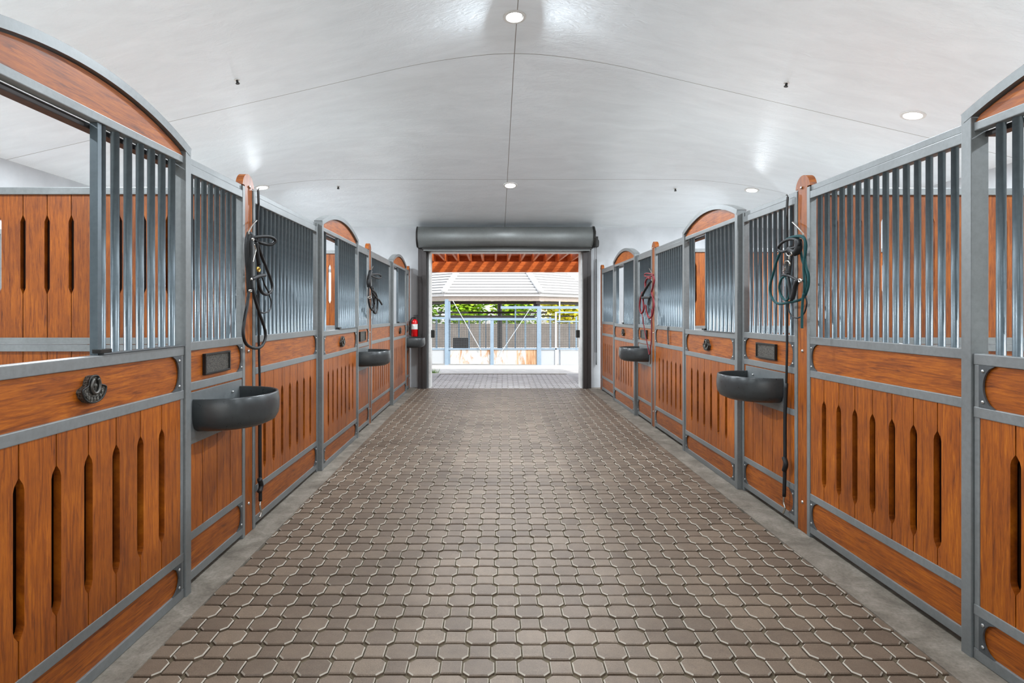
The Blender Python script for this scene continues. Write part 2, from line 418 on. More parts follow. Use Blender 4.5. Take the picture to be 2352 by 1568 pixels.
def gusset(parent, s, P, ye, d, z0, z1):
    """plate with a hollow curved edge that rounds off the end of a panel"""
    bm = BM(); pts = [(ye, z0), (ye, z1)]; n = 12; zm = (z0+z1)/2; h = (z1-z0)/2
    for i in range(n+1):
        t = -1+2*i/n; e = .020+.072*(1-math.sqrt(max(0, 1-(t*.98)**2)))
        pts.append((ye+d*e, zm-t*h))
    prism(bm, pts, 'x', s*(P-.001), s*(P+.007))
    o = link('gusset_plate', bm, M['gusset'], parent)
    for z in (z0+.024, z1-.024):
        b = BM(); ball(b, (s*(P-.002), ye+d*.021, z), .0075, .6, 1, 1); link('rivet', b, M['bolt'], o, origin=parent.location, smooth=True)
def rail(parent, s, P, y0, y1, z0, z1, name='rail', dep=.045, mat=None):
    bm = BM(); bxx(bm, s*P, s*(P+dep), y0, y1, z0, z1, .0035); return link(name, bm, mat or M['steel'], parent)
def bay(s, y0, y1, kind, label, gus, group):
    P = RAIL[s]
    r = thing('stall_panel', label, 'stall panel', (s*P, (y0+y1)/2, 0), group)
    a, b = y0+.035, y1-.035
    for (u, v) in ((y0, a), (b, y1)): rail(r, s, P-.002, u, v, .004, 2.27, 'upright')
    bm = BM(); bxx(bm, s*P, s*(P+.05), a, b, 2.19, 2.238, .003); bxx(bm, s*(P+.008), s*(P+.05), a, b, 2.24, 2.275, .003)
    link('top_rail', bm, M['steel'], r)
    rail(r, s, P, a, b, 1.25, 1.297); rail(r, s, P, a, b, 1.037, 1.082)
    rail(r, s, P, a, b, .243, .287); rail(r, s, P, a, b, .032, .078, 'bottom_rail')
    n = round((b-a)/.0785)
    for i in range(1, n): bar(r, s*(P+.024), a+(b-a)*i/n, 1.297, 2.19, .0150)
    bm = BM(); bxx(bm, s*(P+.008), s*(P+.034), a, b, 1.082, 1.25); up = link('upper_board', bm, M['wh'], r)
    bm = BM(); bxx(bm, s*(P+.008), s*(P+.034), a, b, .078, .243); bxx(bm, s*(P+.046), s*(P+.056), a, b, .003, .12); link('lower_board', bm, M['wh'], r)  # rear strip added to stop light leaking under the panel
    bm = BM()
    if kind == 'feed':
        rail(r, s, P, a, b, .752, .795)
        bxx(bm, s*(P+.006), s*(P+.03), a, b, .795, 1.037)
        planks(bm, s, P, a, b, .287, .752, False, sp=.16)
    else: planks(bm, s, P, a, b, .287, 1.037)
    link('plank_infill', bm, M['wv'], r)
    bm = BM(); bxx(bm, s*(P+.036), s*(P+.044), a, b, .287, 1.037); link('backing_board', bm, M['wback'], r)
    for e in gus:
        ye, d = (a, 1) if e == 'near' else (b, -1)
        gusset(r, s, P, ye, d, 1.082, 1.25); gusset(r, s, P, ye, d, .078, .243)
    if kind == 'feed':
        c = (a+b)/2+.01*s
        bm = BM()
        for q in ((c-.155, c+.155, 1.107, 1.119), (c-.155, c+.155, 1.213, 1.225), (c-.155, c-.143, 1.119, 1.213), (c+.143, c+.155, 1.119, 1.213)): bxx(bm, s*(P-.012), s*(P+.008), *q, .002)
        f = link('nameplate_frame', bm, M['dark'], r)
        bm = BM(); bxx(bm, s*(P-.004), s*(P+.008), c-.143, c+.143, 1.119, 1.213); q = link('nameplate_panel', bm, M['cast'], f, origin=r.location)
    return r
def feeder(s, y0, y1, label):
    P = RAIL[s]; c = (y0+y1)/2; w = min(.30, (y1-y0)/2-.01)
    r = thing('corner_feeder', label, 'feed bowl', (s*P, c, .9), 'feed bowls hung on the stall panels')
    bm = BM(); bxx(bm, s*(P-.008), s*P, c-w-.02, c+w+.02, .785, 1.03, .002); link('mounting_plate', bm, M['bowlplate'], r)
    bm = BM(); n = 28
    def ring(k, z, d0=0.0):   # half oval seen from above, closed by the flat back
        out = []
        for i in range(n+1):
            t = math.pi*i/n; yy = c-(w*k)*math.cos(t); dd = d0+(.335*k)*(math.sin(t)**.8)
            out.append(bm.verts.new((s*(P-.008-dd), yy, z)))
        return out
    prof = [(.62, .808), (.80, .812), (.93, .832), (.985, .865), (1.0, .90), (1.0, .945), (.985, .985), (.975, .992), (.955, .992), (.945, .985), (.955, .94), (.95, .90), (.88, .85), (.62, .84)]
    R = [ring(k, z) for k, z in prof]
    for a, b in zip(R, R[1:]):
        for i in range(n): bm.faces.new((a[i], a[i+1], b[i+1], b[i]))
    bm.faces.new(R[0]); bm.faces.new(R[-1])
    link('bowl', bm, M['bowl'], r, smooth=True)
    for q in (-.6, .6):
        bm = BM(); ball(bm, (s*(P-.012), c+w*q, .97), .008); link('bolt', bm, M['bolt'], r, smooth=True)
    return r
def badge(parent, s, P, yc, zc):
    o = []
    K = .86
    pts = [(-.0, .062), (.022, .058), (.036, .042), (.042, .02), (.055, .012), (.078, .004), (.083, -.008), (.07, -.036), (.045, -.056), (.015, -.064)]
    pts = [(u*K, v*K) for u, v in pts]
    full = pts+[(-u, v) for u, v in reversed(pts[1:])]
    bm = BM(); prism(bm, [(yc+u, zc+v) for u, v in full], 'x', s*(P-.012), s*(P+.01))
    b = link('badge', bm, M['cast'], parent); tag(b, 'dark cast metal badge with a raised horseshoe')
    bm = BM(); tube(bm, [(s*(P-.013), yc+u*.96, zc+v*.95) for u, v in full], .004, 6, True); link('badge_rim', bm, M['dark'], b, origin=parent.location, smooth=True)
    bm = BM(); hs = []
    for i in range(11):
        t = math.radians(-240+300*i/10)
        hs.append((s*(P-.018), yc+.024*math.cos(t), zc+.012+.03*math.sin(t)))
    tube(bm, hs, .0065, 8, False); link('horseshoe', bm, M['shoe'], b, origin=parent.location, smooth=True)
    bm = BM(); ball(bm, (s*(P-.014), yc, zc+.012), .009)
    for a in range(-60, 61, 20):
        t = math.radians(a-90); ball(bm, (s*(P-.013), yc+.052*math.cos(t), zc+.0+.044*math.sin(t)), .008, .6, .8, 1.6)
    link('relief', bm, M['cast'], b, origin=parent.location, smooth=True)
def door_unit(s, y0, y1, which, labels, gusn=True):
    """arched steel frame (y0..y1 outside of the posts) and the leaf inside it"""
    P = POST[s]; pw = .052
    fr = thing('arched_door_frame', labels[0], 'door frame', (s*P, (y0+y1)/2, 0), 'arched frames around the stall doors')
    for (a, b) in ((y0, y0+pw), (y1-pw, y1)):
        bm = BM(); bxx(bm, s*P, s*(P+.075), a, b, .0, 2.296, .003); link('post', bm, M['steel'], fr)
    a, b = y0+pw, y1-pw
    rail(fr, s, P+.012, a, b, 2.214, 2.25, 'lintel')
    rail(fr, s, P+.06, a, b, 2.19, 2.214, 'sliding_track', .05, M['guide'])
    yc = (y0+y1)/2; half = (y1-y0)/2; rise = .14
    Rr = (half*half+rise*rise)/(2*rise)
    def arc(off, n=24):
        out = []
        for i in range(n+1):
            y = -half+2*half*i/n; out.append((yc+y*(1-off/Rr*1.0), 2.30+math.sqrt(Rr*Rr-y*y)-(Rr-rise)-off))
        return out
    o_ = arc(0); i_ = arc(.04)
    bm = BM(); prism(bm, o_+i_[::-1], 'x', s*(P-.0015), s*(P+.0765)); link('arch', bm, M['steel'], fr)
    inner = [(min(max(y, a), b), max(z, 2.25)) for y, z in arc(.046)]
    bm = BM(); prism(bm, inner+[(b, 2.25), (a, 2.25)], 'x', s*(P+.02), s*(P+.05)); link('arch_board', bm, M['wh'], fr)
    # leaf
    P2 = P+.008
    lf = thing('stall_door', labels[1], 'stall door', (s*P2, yc, 0), 'stall doors')
    a += .003; b -= .003
    for (z0, z1, nm) in ((1.235, 1.281, 'rail'), (1.015, 1.06, 'rail'), (.19, .234, 'rail'), (.005, .052, 'bottom_rail')):
        rail(lf, s, P2, a, b, z0, z1, nm)
    for (u, v) in ((a, a+.028), (b-.028, b)):
        rail(lf, s, P2+.003, u, v, .052, 1.235, 'stile', .04)
    bm = BM(); bxx(bm, s*(P2+.01), s*(P2+.036), a+.028, b-.028, 1.06, 1.235); link('upper_board', bm, M['wh'], lf)
    bm = BM(); bxx(bm, s*(P2+.01), s*(P2+.036), a+.028, b-.028, .052, .19); link('lower_board', bm, M['wh'], lf)
    bm = BM(); planks(bm, s, P2, a+.028, b-.028, .234, 1.015, True, (.36, .90), sp=.168); link('plank_infill', bm, M['wv'], lf)
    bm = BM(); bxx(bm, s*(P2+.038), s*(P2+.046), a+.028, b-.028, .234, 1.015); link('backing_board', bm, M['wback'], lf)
    for e, d in ((a+.028, 1), (b-.028, -1)):
        gusset(lf, s, P2, e, d, 1.06, 1.235); gusset(lf, s, P2, e, d, .052, .19)
    badge(lf, s, P2+.0, yc+(.01 if s < 0 else 0), 1.155)
    # grille: two bars beside one post, a gap, then the rest with a flat guide bar at the gap
    bx = s*(P2+.03)
    if s < 0: stub = [a+.07, a+.15]; g = b-.625 if which == 0 else b-.78; rest = [g+.035+.088*i for i in range(20) if g+.035+.088*i < b-.03]; gap0 = g
    else: stub = [b-.10, b-.175]; g = a+.72; rest = [g-.035-.088*i for i in range(20) if g-.035-.088*i > a+.03]; gap0 = g
    for y in stub+rest: bar(lf, bx, y, 1.281, 2.214, .0168)
    bm = BM(); bxx(bm, s*(P2+.012), s*(P2+.045), gap0-.012, gap0+.012, 1.281, 2.214, .002); link('guide_bar', bm, M['bar'], lf)
    bm = BM(); lo, hi = sorted((gap0, b if s < 0 else a)); bxx(bm, s*(P2-.006), s*(P2+.046), lo, hi, 1.281, 1.289, .002); link('grille_foot', bm, M['gusset'], lf)
    bm = BM(); bxx(bm, s*(P2-.006), s*(P2+.03), gap0-.02, gap0+.05, 1.289, 1.305, .002); link('latch', bm, M['dark'], lf)
    return fr, lf
def wood_post(s, y0, y1, label, hook=True):
    P = RAIL[s]; c = (y0+y1)/2; w = .09; zt = 2.362
    r = thing('wooden_post', label, 'wooden post', (s*P, c, 0), 'round topped wooden posts')
    bm = BM(); pts = [(c-.058, .006), (c+.058, .006), (c+.058, 2.28), (c+w, 2.28)]
    for i in range(1, 20): t = math.pi*i/20; pts.append((c+w*math.cos(t), zt-w+w*math.sin(t)))
    pts += [(c-w, 2.28), (c-.058, 2.28)]
    prism(bm, pts, 'x', s*(P+.004), s*(P+.05)); link('board', bm, M['wpost'], r)
    for z in (1.2, .2):
        bm = BM(); ball(bm, (s*(P+.003), c, z), .011, .7, 1, 1); link('bolt', bm, M['bolt'], r, smooth=True)
    bm = BM(); ball(bm, (s*(P-.001), c+.01, zt-.08), .01, .5, 1, 1); link('eyelet', bm, M['chrome'], r, smooth=True)
    return r

# rows of measured boundaries
L_WOOD = [(3.80, 3.93), (7.63, 7.75)]; R_WOOD = [(3.83, 3.953), (7.43, 7.555)]
def mid(t): return (t[0]+t[1])/2
wp = 'varnished wooden post with a rounded top, '
wood_post(-1, mid(L_WOOD[0])-.09, mid(L_WOOD[0])+.09, wp+'behind the near left black bridle')
wood_post(-1, mid(L_WOOD[1])-.09, mid(L_WOOD[1])+.09, wp+'behind the far left black bridle')
wood_post(-1, 11.26, 11.44, wp+'beside the fire extinguisher at the end wall')
wood_post(1, mid(R_WOOD[0])-.09, mid(R_WOOD[0])+.09, wp+'behind the teal rope')
wood_post(1, mid(R_WOOD[1])-.09, mid(R_WOOD[1])+.09, wp+'behind the dark red halter')
wood_post(1, 11.02, 11.2, wp+'at the right end beside the shutter guide')

gA = 'stall panels with round bars'
door_unit(-1, 1.53, 3.045, 0, ('large arched steel frame at the left edge of the photo', 'stall door nearest on the left, with open gap and dark badge'))
bay(-1, 3.047, 3.80, 'feed', 'narrow barred panel with nameplate beside the nearest left stall door', ['far'], gA)
feeder(-1, 3.09, 3.74, 'largest dark grey feed bowl, left below the nameplate')
bay(-1, 3.93, 5.384, 'wide', 'wide barred panel between near left bridle and second left door', ['far'], gA)
door_unit(-1, 5.386, 6.86, 1, ('arched steel frame over the second stall door on the left', 'second stall door on the left, between two wider barred panels'))
bay(-1, 6.862, 7.63, 'feed', 'narrow barred panel with nameplate in the left row middle', ['far'], gA)
feeder(-1, 6.93, 7.58, 'dark grey feed bowl in the middle of the left row')
bay(-1, 7.75, 9.238, 'wide', 'wide barred panel behind the far left bridle', [], gA)
door_unit(-1, 9.24, 10.70, 1, ('farthest small arched steel frame on the left', 'farthest stall door on the left, next to the end wall'))
bay(-1, 10.702, 11.25, 'feed', 'short last barred panel on the left beside the fire extinguisher', [], gA)
feeder(-1, 10.74, 11.25, 'farthest feed bowl on the left, below the fire extinguisher')

door_unit(1, 1.02, 2.521, 0, ('large arched steel frame cut by the right edge of the photo', 'stall door cut off by the right edge of the photo'))
bay(1, 2.523, 3.83, 'wide', 'largest wide barred panel on the right, nearest to the camera', ['far'], gA)
bay(1, 3.953, 4.825, 'feed', 'narrow barred panel with nameplate behind the teal rope', ['near', 'far'], gA)
feeder(1, 4.10, 4.74, 'largest feed bowl on the right, beside the hanging black strap')
door_unit(1, 4.827, 6.22, 1, ('second arched steel frame on the right, behind the big bowl', 'second stall door on the right, with round badge'))
bay(1, 6.222, 7.43, 'wide', 'wide barred panel between second right door and red halter', ['far'], gA)
bay(1, 7.555, 8.318, 'feed', 'narrow barred panel with nameplate behind the red halter', ['far'], gA)
feeder(1, 7.64, 8.20, 'farther small feed bowl on the right, below the red halter')
door_unit(1, 8.32, 9.80, 1, ('farthest small arched steel frame on the right', 'farthest stall door on the right side'))
bay(1, 9.802, 11.02, 'wide', 'last barred panel on the right before the end wall', [], gA)

# partitions between the stalls
def partition(s, y, label):
    P = RAIL[s]+.052; xo = -XL if s < 0 else XR
    r = thing('stall_partition', label, 'stall partition', (s*P, y, 0), 'plank partitions between the stalls')
    def hb(z0, z1, nm='rail', dep=.03):
        bm = BM(); bxx(bm, s*P, s*xo, y-dep, y+dep, z0, z1, .003); link(nm, bm, M['steel'], r)
    hb(2.226, 2.272, 'top_rail'); hb(1.247, 1.29); hb(1.20, 1.243); hb(.20, .245); hb(.02, .06, 'bottom_rail')
    def pk(z0, z1, zs):
        bm = BM(); n = round((xo-P)/.157); Lh = (xo-P)/n; g = .0025; w = .015
        for i in range(n):
            a = P+i*Lh+g; b = P+(i+1)*Lh-g; pts = [(s*a, z0), (s*b, z0)]
            if zs and i < n-1: pts += [(s*b, zs[0]), (s*(b-w), zs[0]+.04), (s*(b-w), zs[1]-.04), (s*b, zs[1])]
            pts += [(s*b, z1), (s*a, z1)]
            if zs and i > 0: pts += [(s*a, zs[1]), (s*(a+w), zs[1]-.04), (s*(a+w), zs[0]+.04), (s*a, zs[0])]
            prism(bm, pts, 'y', y-.014, y+.014)
        return bm
    link('upper_planks', pk(1.29, 2.226, (1.575, 2.09)), M['wp'], r)
    if s > 0 and y > 5:
        bm = BM(); bxx(bm, P+.01, 3.4, y+.016, y+.028, 1.29, 2.226); link('backing_board', bm, M['wback'], r)  # added behind the slots so bright light doesn't show through
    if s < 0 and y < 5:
        bm = BM(); bxx(bm, -(P+.01), -3.2, y+.016, y+.028, 1.29, 2.226); link('backing_board', bm, M['wback'], r)  # likewise added, darkens the slots by blocking light from beyond
    link('lower_planks', pk(.245, 1.20, (.42, .95)), M['wp'], r)
partition(-1, 3.865, 'plank partition seen through the nearest left stall opening')
partition(-1, 7.69, 'plank partition seen through the gap of the second left door')
partition(1, 3.89, 'plank partition behind the bars nearest on the right')
partition(1, 7.49, 'plank partition seen through the gap of the second right door')

# ------------------------------------------------------------------ tack
def pix(s, X, pts, off, sc):
    out = []
    for i, p in enumerate(pts):
        x = off[0]+p[0]/sc; y = off[1]+p[1]/sc; Xp = X-(p[2] if len(p) > 2 else 0)
        Y = F*Xp/abs(x-VX); out.append((s*Xp, Y, CH+(VY-y)*Y/F))
    return out
def strap(name, s, X, pts, off, sc, r, mat, parent, closed=False, flat=None):
    if mat is M['black']: r *= 1.2
    bm = BM(); tube(bm, pix(s, X, pts, off, sc), r, 8, closed, flat); return link(name, bm, mat, parent, smooth=True)
# near left bridle
o, k = (530, 500), 4.9; X = 1.545
t = thing('bridle', 'black leather bridle hanging on the nearest left wooden post', 'bridle', (-1.56, 3.9, 1.3), 'bridles and halters on the posts')
strap('crownpiece', -1, X, [(215, 175), (195, 250), (190, 350), (195, 470), (205, 600), (208, 700), (215, 840)], o, k, .017, M['black'], t)
strap('crownpiece', -1, X-.02, [(235, 190), (225, 300), (228, 420), (225, 560), (228, 700), (235, 800)], o, k, .012, M['black'], t)
strap('browband', -1, X, [(240, 225, 0), (330, 212, .03), (430, 212, .06), (490, 238, .08), (498, 270, .08), (450, 302, .06), (350, 285, .03), (262, 245, 0)], o, k, .009, M['black'], t, True)
strap('noseband', -1, X-.01, [(300, 285), (345, 420), (415, 600), (462, 740), (458, 820), (400, 862), (345, 830), (318, 750), (312, 690)], o, k, .009, M['black'], t)
strap('cheek_strap', -1, X-.01, [(285, 270), (300, 400), (318, 530)], o, k, .011, M['black'], t)
strap('cheek_strap', -1, X-.01, [(240, 690), (300, 662), (385, 645)], o, k, .010, M['black'], t)
strap('reins', -1, X, [(205, 830), (185, 980), (150, 1180), (140, 1310), (175, 1420), (260, 1465), (340, 1450), (388, 1360), (382, 1250), (325, 1080), (275, 920), (245, 790)], o, k, .0085, M['black'], t)
strap('throat_latch', -1, X, [(430, 860), (455, 950), (440, 1035), (385, 1068), (330, 1055), (300, 960), (290, 860)], o, k, .004, M['black'], t)
strap('throat_latch', -1, X-.02, [(355, 670), (385, 760), (430, 840)], o, k, .005, M['black'], t)
strap('bit', -1, X-.03, [(300, 560), (325, 575), (318, 605), (300, 590)], o, k, .006, M['brass'], t, True)
strap('buckle', -1, X-.03, [(240, 232), (258, 238), (255, 255), (240, 248)], o, k, .004, M['chrome'], t, True)
strap('buckle', -1, X-.03, [(262, 300), (282, 360), (262, 440), (250, 500)], o, k, .004, M['chrome'], t)
strap('buckle', -1, X-.03, [(205, 815), (225, 812), (232, 828), (212, 830)], o, k, .004, M['chrome'], t, True)
strap('buckle', -1, X-.03, [(232, 680), (240, 690), (228, 695)], o, k, .005, M['chrome'], t, True)
t = thing('bridle_hook', 'pale wire hook holding the black bridle on the nearest left post', 'hook', (-1.6, 3.9, 1.9), 'wire hooks for tack')
strap('hook_wire', -1, 1.585, [(205, 185, .06), (202, 160, .05), (230, 105, .03), (262, 60, .01), (305, 18, 0)], o, k, .005, M['chrome'], t)
# far left bridle
o, k = (700, 480), 5.227
t = thing('bridle', 'black bridle on the farther left wooden post above a bowl', 'bridle', (-1.56, 7.5, 1.3), 'bridles and halters on the posts')
strap('crownpiece', -1, X, [(790, 750), (775, 800), (768, 880), (772, 930)], o, k, .022, M['black'], t)
strap('browband', -1, X, [(790, 785), (840, 782), (890, 785), (918, 810), (890, 832), (830, 815), (800, 800)], o, k, .011, M['black'], t, True)
strap('noseband', -1, X, [(780, 900), (800, 960), (850, 1010), (872, 1100), (870, 1200), (850, 1248), (825, 1225), (835, 1150), (845, 1060), (810, 940)], o, k, .011, M['black'], t)
strap('reins', -1, X, [(770, 920), (765, 1020), (768, 1110), (785, 1180), (815, 1215), (840, 1180), (820, 1060), (800, 930)], o, k, .010, M['black'], t)
strap('cheek_strap', -1, X-.01, [(810, 1000), (865, 1070), (895, 1095), (925, 1145)], o, k, .010, M['black'], t)
strap('bit', -1, X-.03, [(765, 1050), (795, 1045), (795, 1065), (765, 1070)], o, k, .006, M['chrome'], t, True)
t = thing('bridle_hook', 'pale wire hook holding the bridle on the farther left post', 'hook', (-1.6, 7.5, 1.9), 'wire hooks for tack')
strap('hook_wire', -1, 1.585, [(795, 760, .05), (795, 735, .04), (820, 685, 0)], o, k, .007, M['chrome'], t)
# teal rope and halter, right
o, k = (1740, 500), 6.03; X = 1.97
t = thing('lead_rope', 'teal rope coiled in long loops on the near right post', 'rope', (1.99, 3.95, 1.3))
strap('rope_loop', 1, X, [(420, 290), (520, 262), (585, 330), (600, 450), (620, 580), (655, 680), (688, 800), (690, 950), (655, 1080), (590, 1135), (480, 1162), (300, 1190), (215, 1130), (175, 1030), (178, 920), (220, 760), (265, 600), (318, 470)], o, k, .0088, M['rope'], t)
strap('rope_loop', 1, X-.02, [(400, 300), (500, 262), (620, 268), (668, 350), (662, 500), (640, 650), (645, 800), (650, 950), (640, 1080)], o, k, .0088, M['rope'], t)
strap('rope_loop', 1, X-.01, [(520, 260), (600, 250), (655, 300), (655, 450), (665, 650), (705, 800), (700, 950), (665, 1060)], o, k, .0088, M['rope'], t)
strap('rope_loop', 1, X-.02, [(395, 800), (345, 830), (310, 900), (300, 980), (325, 1070), (385, 1140), (430, 1110), (440, 1000), (420, 900), (395, 820)], o, k, .008, M['rope'], t)
strap('rope_end', 1, X-.03, [(640, 1050), (625, 1150), (616, 1300), (615, 1460), (615, 1530)], o, k, .0085, M['rope'], t)
t = thing('halter', 'black leather halter with nickel rings tangled in the teal rope', 'halter', (1.99, 3.95, 1.4), 'bridles and halters on the posts')
strap('noseband', 1, X-.04, [(290, 440), (305, 385), (370, 325), (470, 295), (560, 320), (560, 390), (460, 430), (350, 470)], o, k, .008, M['black'], t, True)
strap('cheek_strap', 1, X-.035, [(400, 465), (400, 560), (395, 680), (410, 790)], o, k, .021, M['black'], t, flat=.4)
strap('cheek_strap', 1, X-.03, [(470, 470), (450, 600), (430, 790)], o, k, .018, M['black'], t, flat=.4)
strap('cheek_strap', 1, X-.03, [(560, 310), (570, 420), (520, 480), (450, 430)], o, k, .02, M['black'], t)
strap('chin_strap', 1, X-.04, [(350, 790), (430, 800), (500, 835), (560, 860), (610, 870)], o, k, .007, M['black'], t)
strap('chin_strap', 1, X-.04, [(420, 820), (440, 930), (455, 1050), (470, 1150)], o, k, .009, M['black'], t)
strap('chin_strap', 1, X-.04, [(560, 860), (520, 950), (500, 1050), (480, 1120)], o, k, .013, M['black'], t)
strap('throat_strap', 1, X-.0, [(660, 1085), (682, 1180), (650, 1310), (590, 1375), (520, 1385), (460, 1345), (430, 1260), (435, 1170)], o, k, .004, M['black'], t)
strap('ring', 1, X-.06, [(400, 490), (415, 520), (450, 525), (475, 500), (465, 475)], o, k, .004, M['chrome'], t)
strap('ring', 1, X-.06, [(375, 640), (390, 605), (425, 600), (448, 630), (440, 660)], o, k, .005, M['chrome'], t)
strap('snap', 1, X-.06, [(440, 525), (435, 575)], o, k, .006, M['chrome'], t)
strap('snap', 1, X-.06, [(385, 680), (375, 725), (350, 740)], o, k, .004, M['chrome'], t)
strap('buckle', 1, X-.06, [(575, 860), (600, 850), (605, 880), (580, 890)], o, k, .006, M['chrome'], t, True)
t = thing('bridle_hook', 'pale wire hook above the teal rope on the right', 'hook', (2.05, 3.9, 1.9), 'wire hooks for tack')
strap('hook_wire', 1, 2.035, [(635, 258, .06), (632, 225, .05), (600, 180, .03), (540, 115, .01), (480, 58, 0)], o, k, .005, M['chrome'], t)
# red halter
o, k = (1360, 480), 5.228
t = thing('halter', 'dark red halter with long reins on the farther right post', 'halter', (1.99, 7.45, 1.2), 'bridles and halters on the posts')
strap('browband', 1, X, [(630, 790), (650, 772), (700, 778), (735, 790), (700, 808), (645, 808)], o, k, .010, M['red'], t, True)
strap('cheek_strap', 1, X, [(725, 790), (745, 840), (735, 920), (715, 1000), (735, 1080), (740, 1170), (720, 1280), (685, 1305), (655, 1240), (640, 1150)], o, k, .012, M['red'], t)
strap('cheek_strap', 1, X, [(700, 830), (665, 830), (640, 880), (640, 960), (605, 1010), (580, 1080), (572, 1180), (590, 1250), (620, 1200), (610, 1080), (600, 1000)], o, k, .013, M['red'], t)
strap('noseband', 1, X-.01, [(700, 870), (660, 930), (620, 1000), (600, 1060), (650, 1060), (700, 1060)], o, k, .014, M['black'], t)
strap('noseband', 1, X-.01, [(690, 1060), (682, 1110), (680, 1150)], o, k, .013, M['black'], t)
strap('reins', 1, X, [(600, 1240), (610, 1330), (630, 1450), (650, 1560), (670, 1660), (688, 1745), (705, 1640), (712, 1500), (712, 1350), (715, 1200)], o, k, .007, M['red'], t)
t = thing('bridle_hook', 'pale wire hook above the dark red halter on the right', 'hook', (2.05, 7.45, 1.9), 'wire hooks for tack')
strap('hook_wire', 1, 2.035, [(720, 790, .05), (712, 760, .03), (685, 712, 0)], o, k, .007, M['chrome'], t)
# hanging straps
for s, px, pts, Xp, lab in ((-1, 0, [(593, 437), (594, 470), (592, 500), (593, 600), (594, 760), (597, 900), (597, 1040), (598, 1110), (598, 1150)], 1.585, 'long black strap hanging down the left wooden post to the floor'),
                      (1, 0, [(1809, 452), (1807, 500), (1808, 600), (1808, 760), (1806, 880), (1803, 960), (1803, 1060), (1801, 1140)], 2.03, 'long black strap hanging beside the big right feed bowl')):
    t = thing('tie_strap', lab, 'strap', (s*Xp, 3.95, .8), 'tie straps hanging beside the bowls')
    strap('webbing', s, Xp-.005, pts, (0, 0), 1, .007, M['black'], t)
    strap('sleeve', s, Xp-.007, pts[-4:], (0, 0), 1, .0105, M['black'], t)
    e = pts[-1]; strap('snap_hook', s, Xp-.005, [e, (e[0]-1, e[1]+14), (e[0]+2, e[1]+26), (e[0]-2, e[1]+38)], (0, 0), 1, .007, M['chrome'], t)
    strap('cord', s, Xp-.01, [(pts[0][0]-3*s, pts[0][1]-4), pts[0], pts[1]], (0, 0), 1, .004, M['guide'], t)
    strap('buckle', s, Xp-.015, [(pts[-2][0]-2, pts[-2][1]-10), (pts[-2][0]+2, pts[-2][1]+5), (pts[-2][0]-2, pts[-2][1]+20)], (0, 0), 1, .014, M['black'], t)
t = thing('latch_rod', 'thin grey rod hooked over the rail of the right middle panel', 'rod', (2.04, 6.85, 1.2))
strap('rod', 1, 2.04, [(1534, 750), (1534, 770), (1535, 791)], (0, 0), 1, .008, M['gusset'], t)

# ------------------------------------------------------------------ roller shutter, extinguisher
t = thing('roller_shutter', 'rolled up grey metal shutter above the end doorway', 'roller shutter', (.25, 11.2, 2.63))
cy, cz, r = 11.2, 2.895, .198; x0, x1 = -1.41, 1.905
bm = BM(); pr = []
for i in range(25):
    a = math.radians(-100-160*i/24)
    pr.append((cy+r*math.cos(a)*1.0, cz+r*math.sin(a)))
pr = [(11.43, cz-r*.98)]+pr+[(11.43, cz+r*.98)]
prism(bm, pr, 'x', x0, x1); link('hood', bm, M['hood'], t, smooth=False)
for f in t.children[0].data.polygons: f.use_smooth = len(f.vertices) == 4 and abs(f.normal.x) < .5
bm = BM(); prism(bm, [(11.2+(r+.012)*math.cos(math.radians(-100-160*i/16)), cz+(r+.012)*math.sin(math.radians(-100-160*i/16))) for i in range(17)]+[(11.43, cz+r), (11.43, cz-r)], 'x', x1, x1+.03); link('end_plate', bm, M['dark'], t)
bm = BM(); prism(bm, [(11.2+(r+.005)*math.cos(math.radians(-100-160*i/16)), cz+(r+.005)*math.sin(math.radians(-100-160*i/16))) for i in range(17)]+[(11.43, cz+r), (11.43, cz-r)], 'x', x0-.025, x0); link('end_plate', bm, M['dark'], t)
bm = BM(); bxx(bm, x0+.08, x1-.02, 11.16, 11.3, 2.655, 2.70, .004); link('bottom_slat', bm, M['dark'], t)
bm = BM(); bxx(bm, x0+.1, x1-.05, 11.14, 11.32, 2.632, 2.655, .003); link('bottom_bar', bm, M['hood'], t)
for a, b in ((-1.43, -1.27), (1.74, 1.90)):
    bm = BM(); bxx(bm, a, b, 11.3, 11.44, .0, 2.7, .004)
    if a < 0: bxx(bm, b-.075, b, 11.27, 11.3, 0, 2.7, .002)
    else: bxx(bm, a, a+.075, 11.27, 11.3, 0, 2.7, .002)
    link('guide_rail', bm, M['guide'], t)
bm = BM(); bxx(bm, 1.94, 2.0, 11.1, 11.25, 2.70, 2.90, .01); cyl(bm, (1.95, 11.2, 2.95), (1.95, 11.2, 3.02), .025); link('chain_hoist', bm, M['dark'], t)
bm = BM(); cyl(bm, (1.935, 11.2, 2.78), (2.02, 11.2, 2.78), .07, 16); link('sprocket', bm, M['dark'], t)
for xx in (1.955, 1.985):
    bm = BM(); tube(bm, [(xx, 11.2, 2.7), (xx, 11.22, 1.9), (xx, 11.22, 1.0), (xx+.005, 11.22, .7)], .006, 6); link('hand_chain', bm, M['guide'], t)
for s_, xx, lb in ((-1, DX0+.035, 'small dark sensor box on the left door jamb'), (1, DX1-.035, 'small dark sensor box on the right door jamb')):
    bm = BM(); z0 = CH-(775-VY)*11.55/F
    bxx(bm, xx-.002 if s_ < 0 else xx-.07, xx+.07 if s_ < 0 else xx+.002, 11.5, 11.58, z0, z0+.15, .012)
    tag(link('sensor_box', bm, M['dark']), lb, 'sensor', 'sensor boxes on the door jambs')
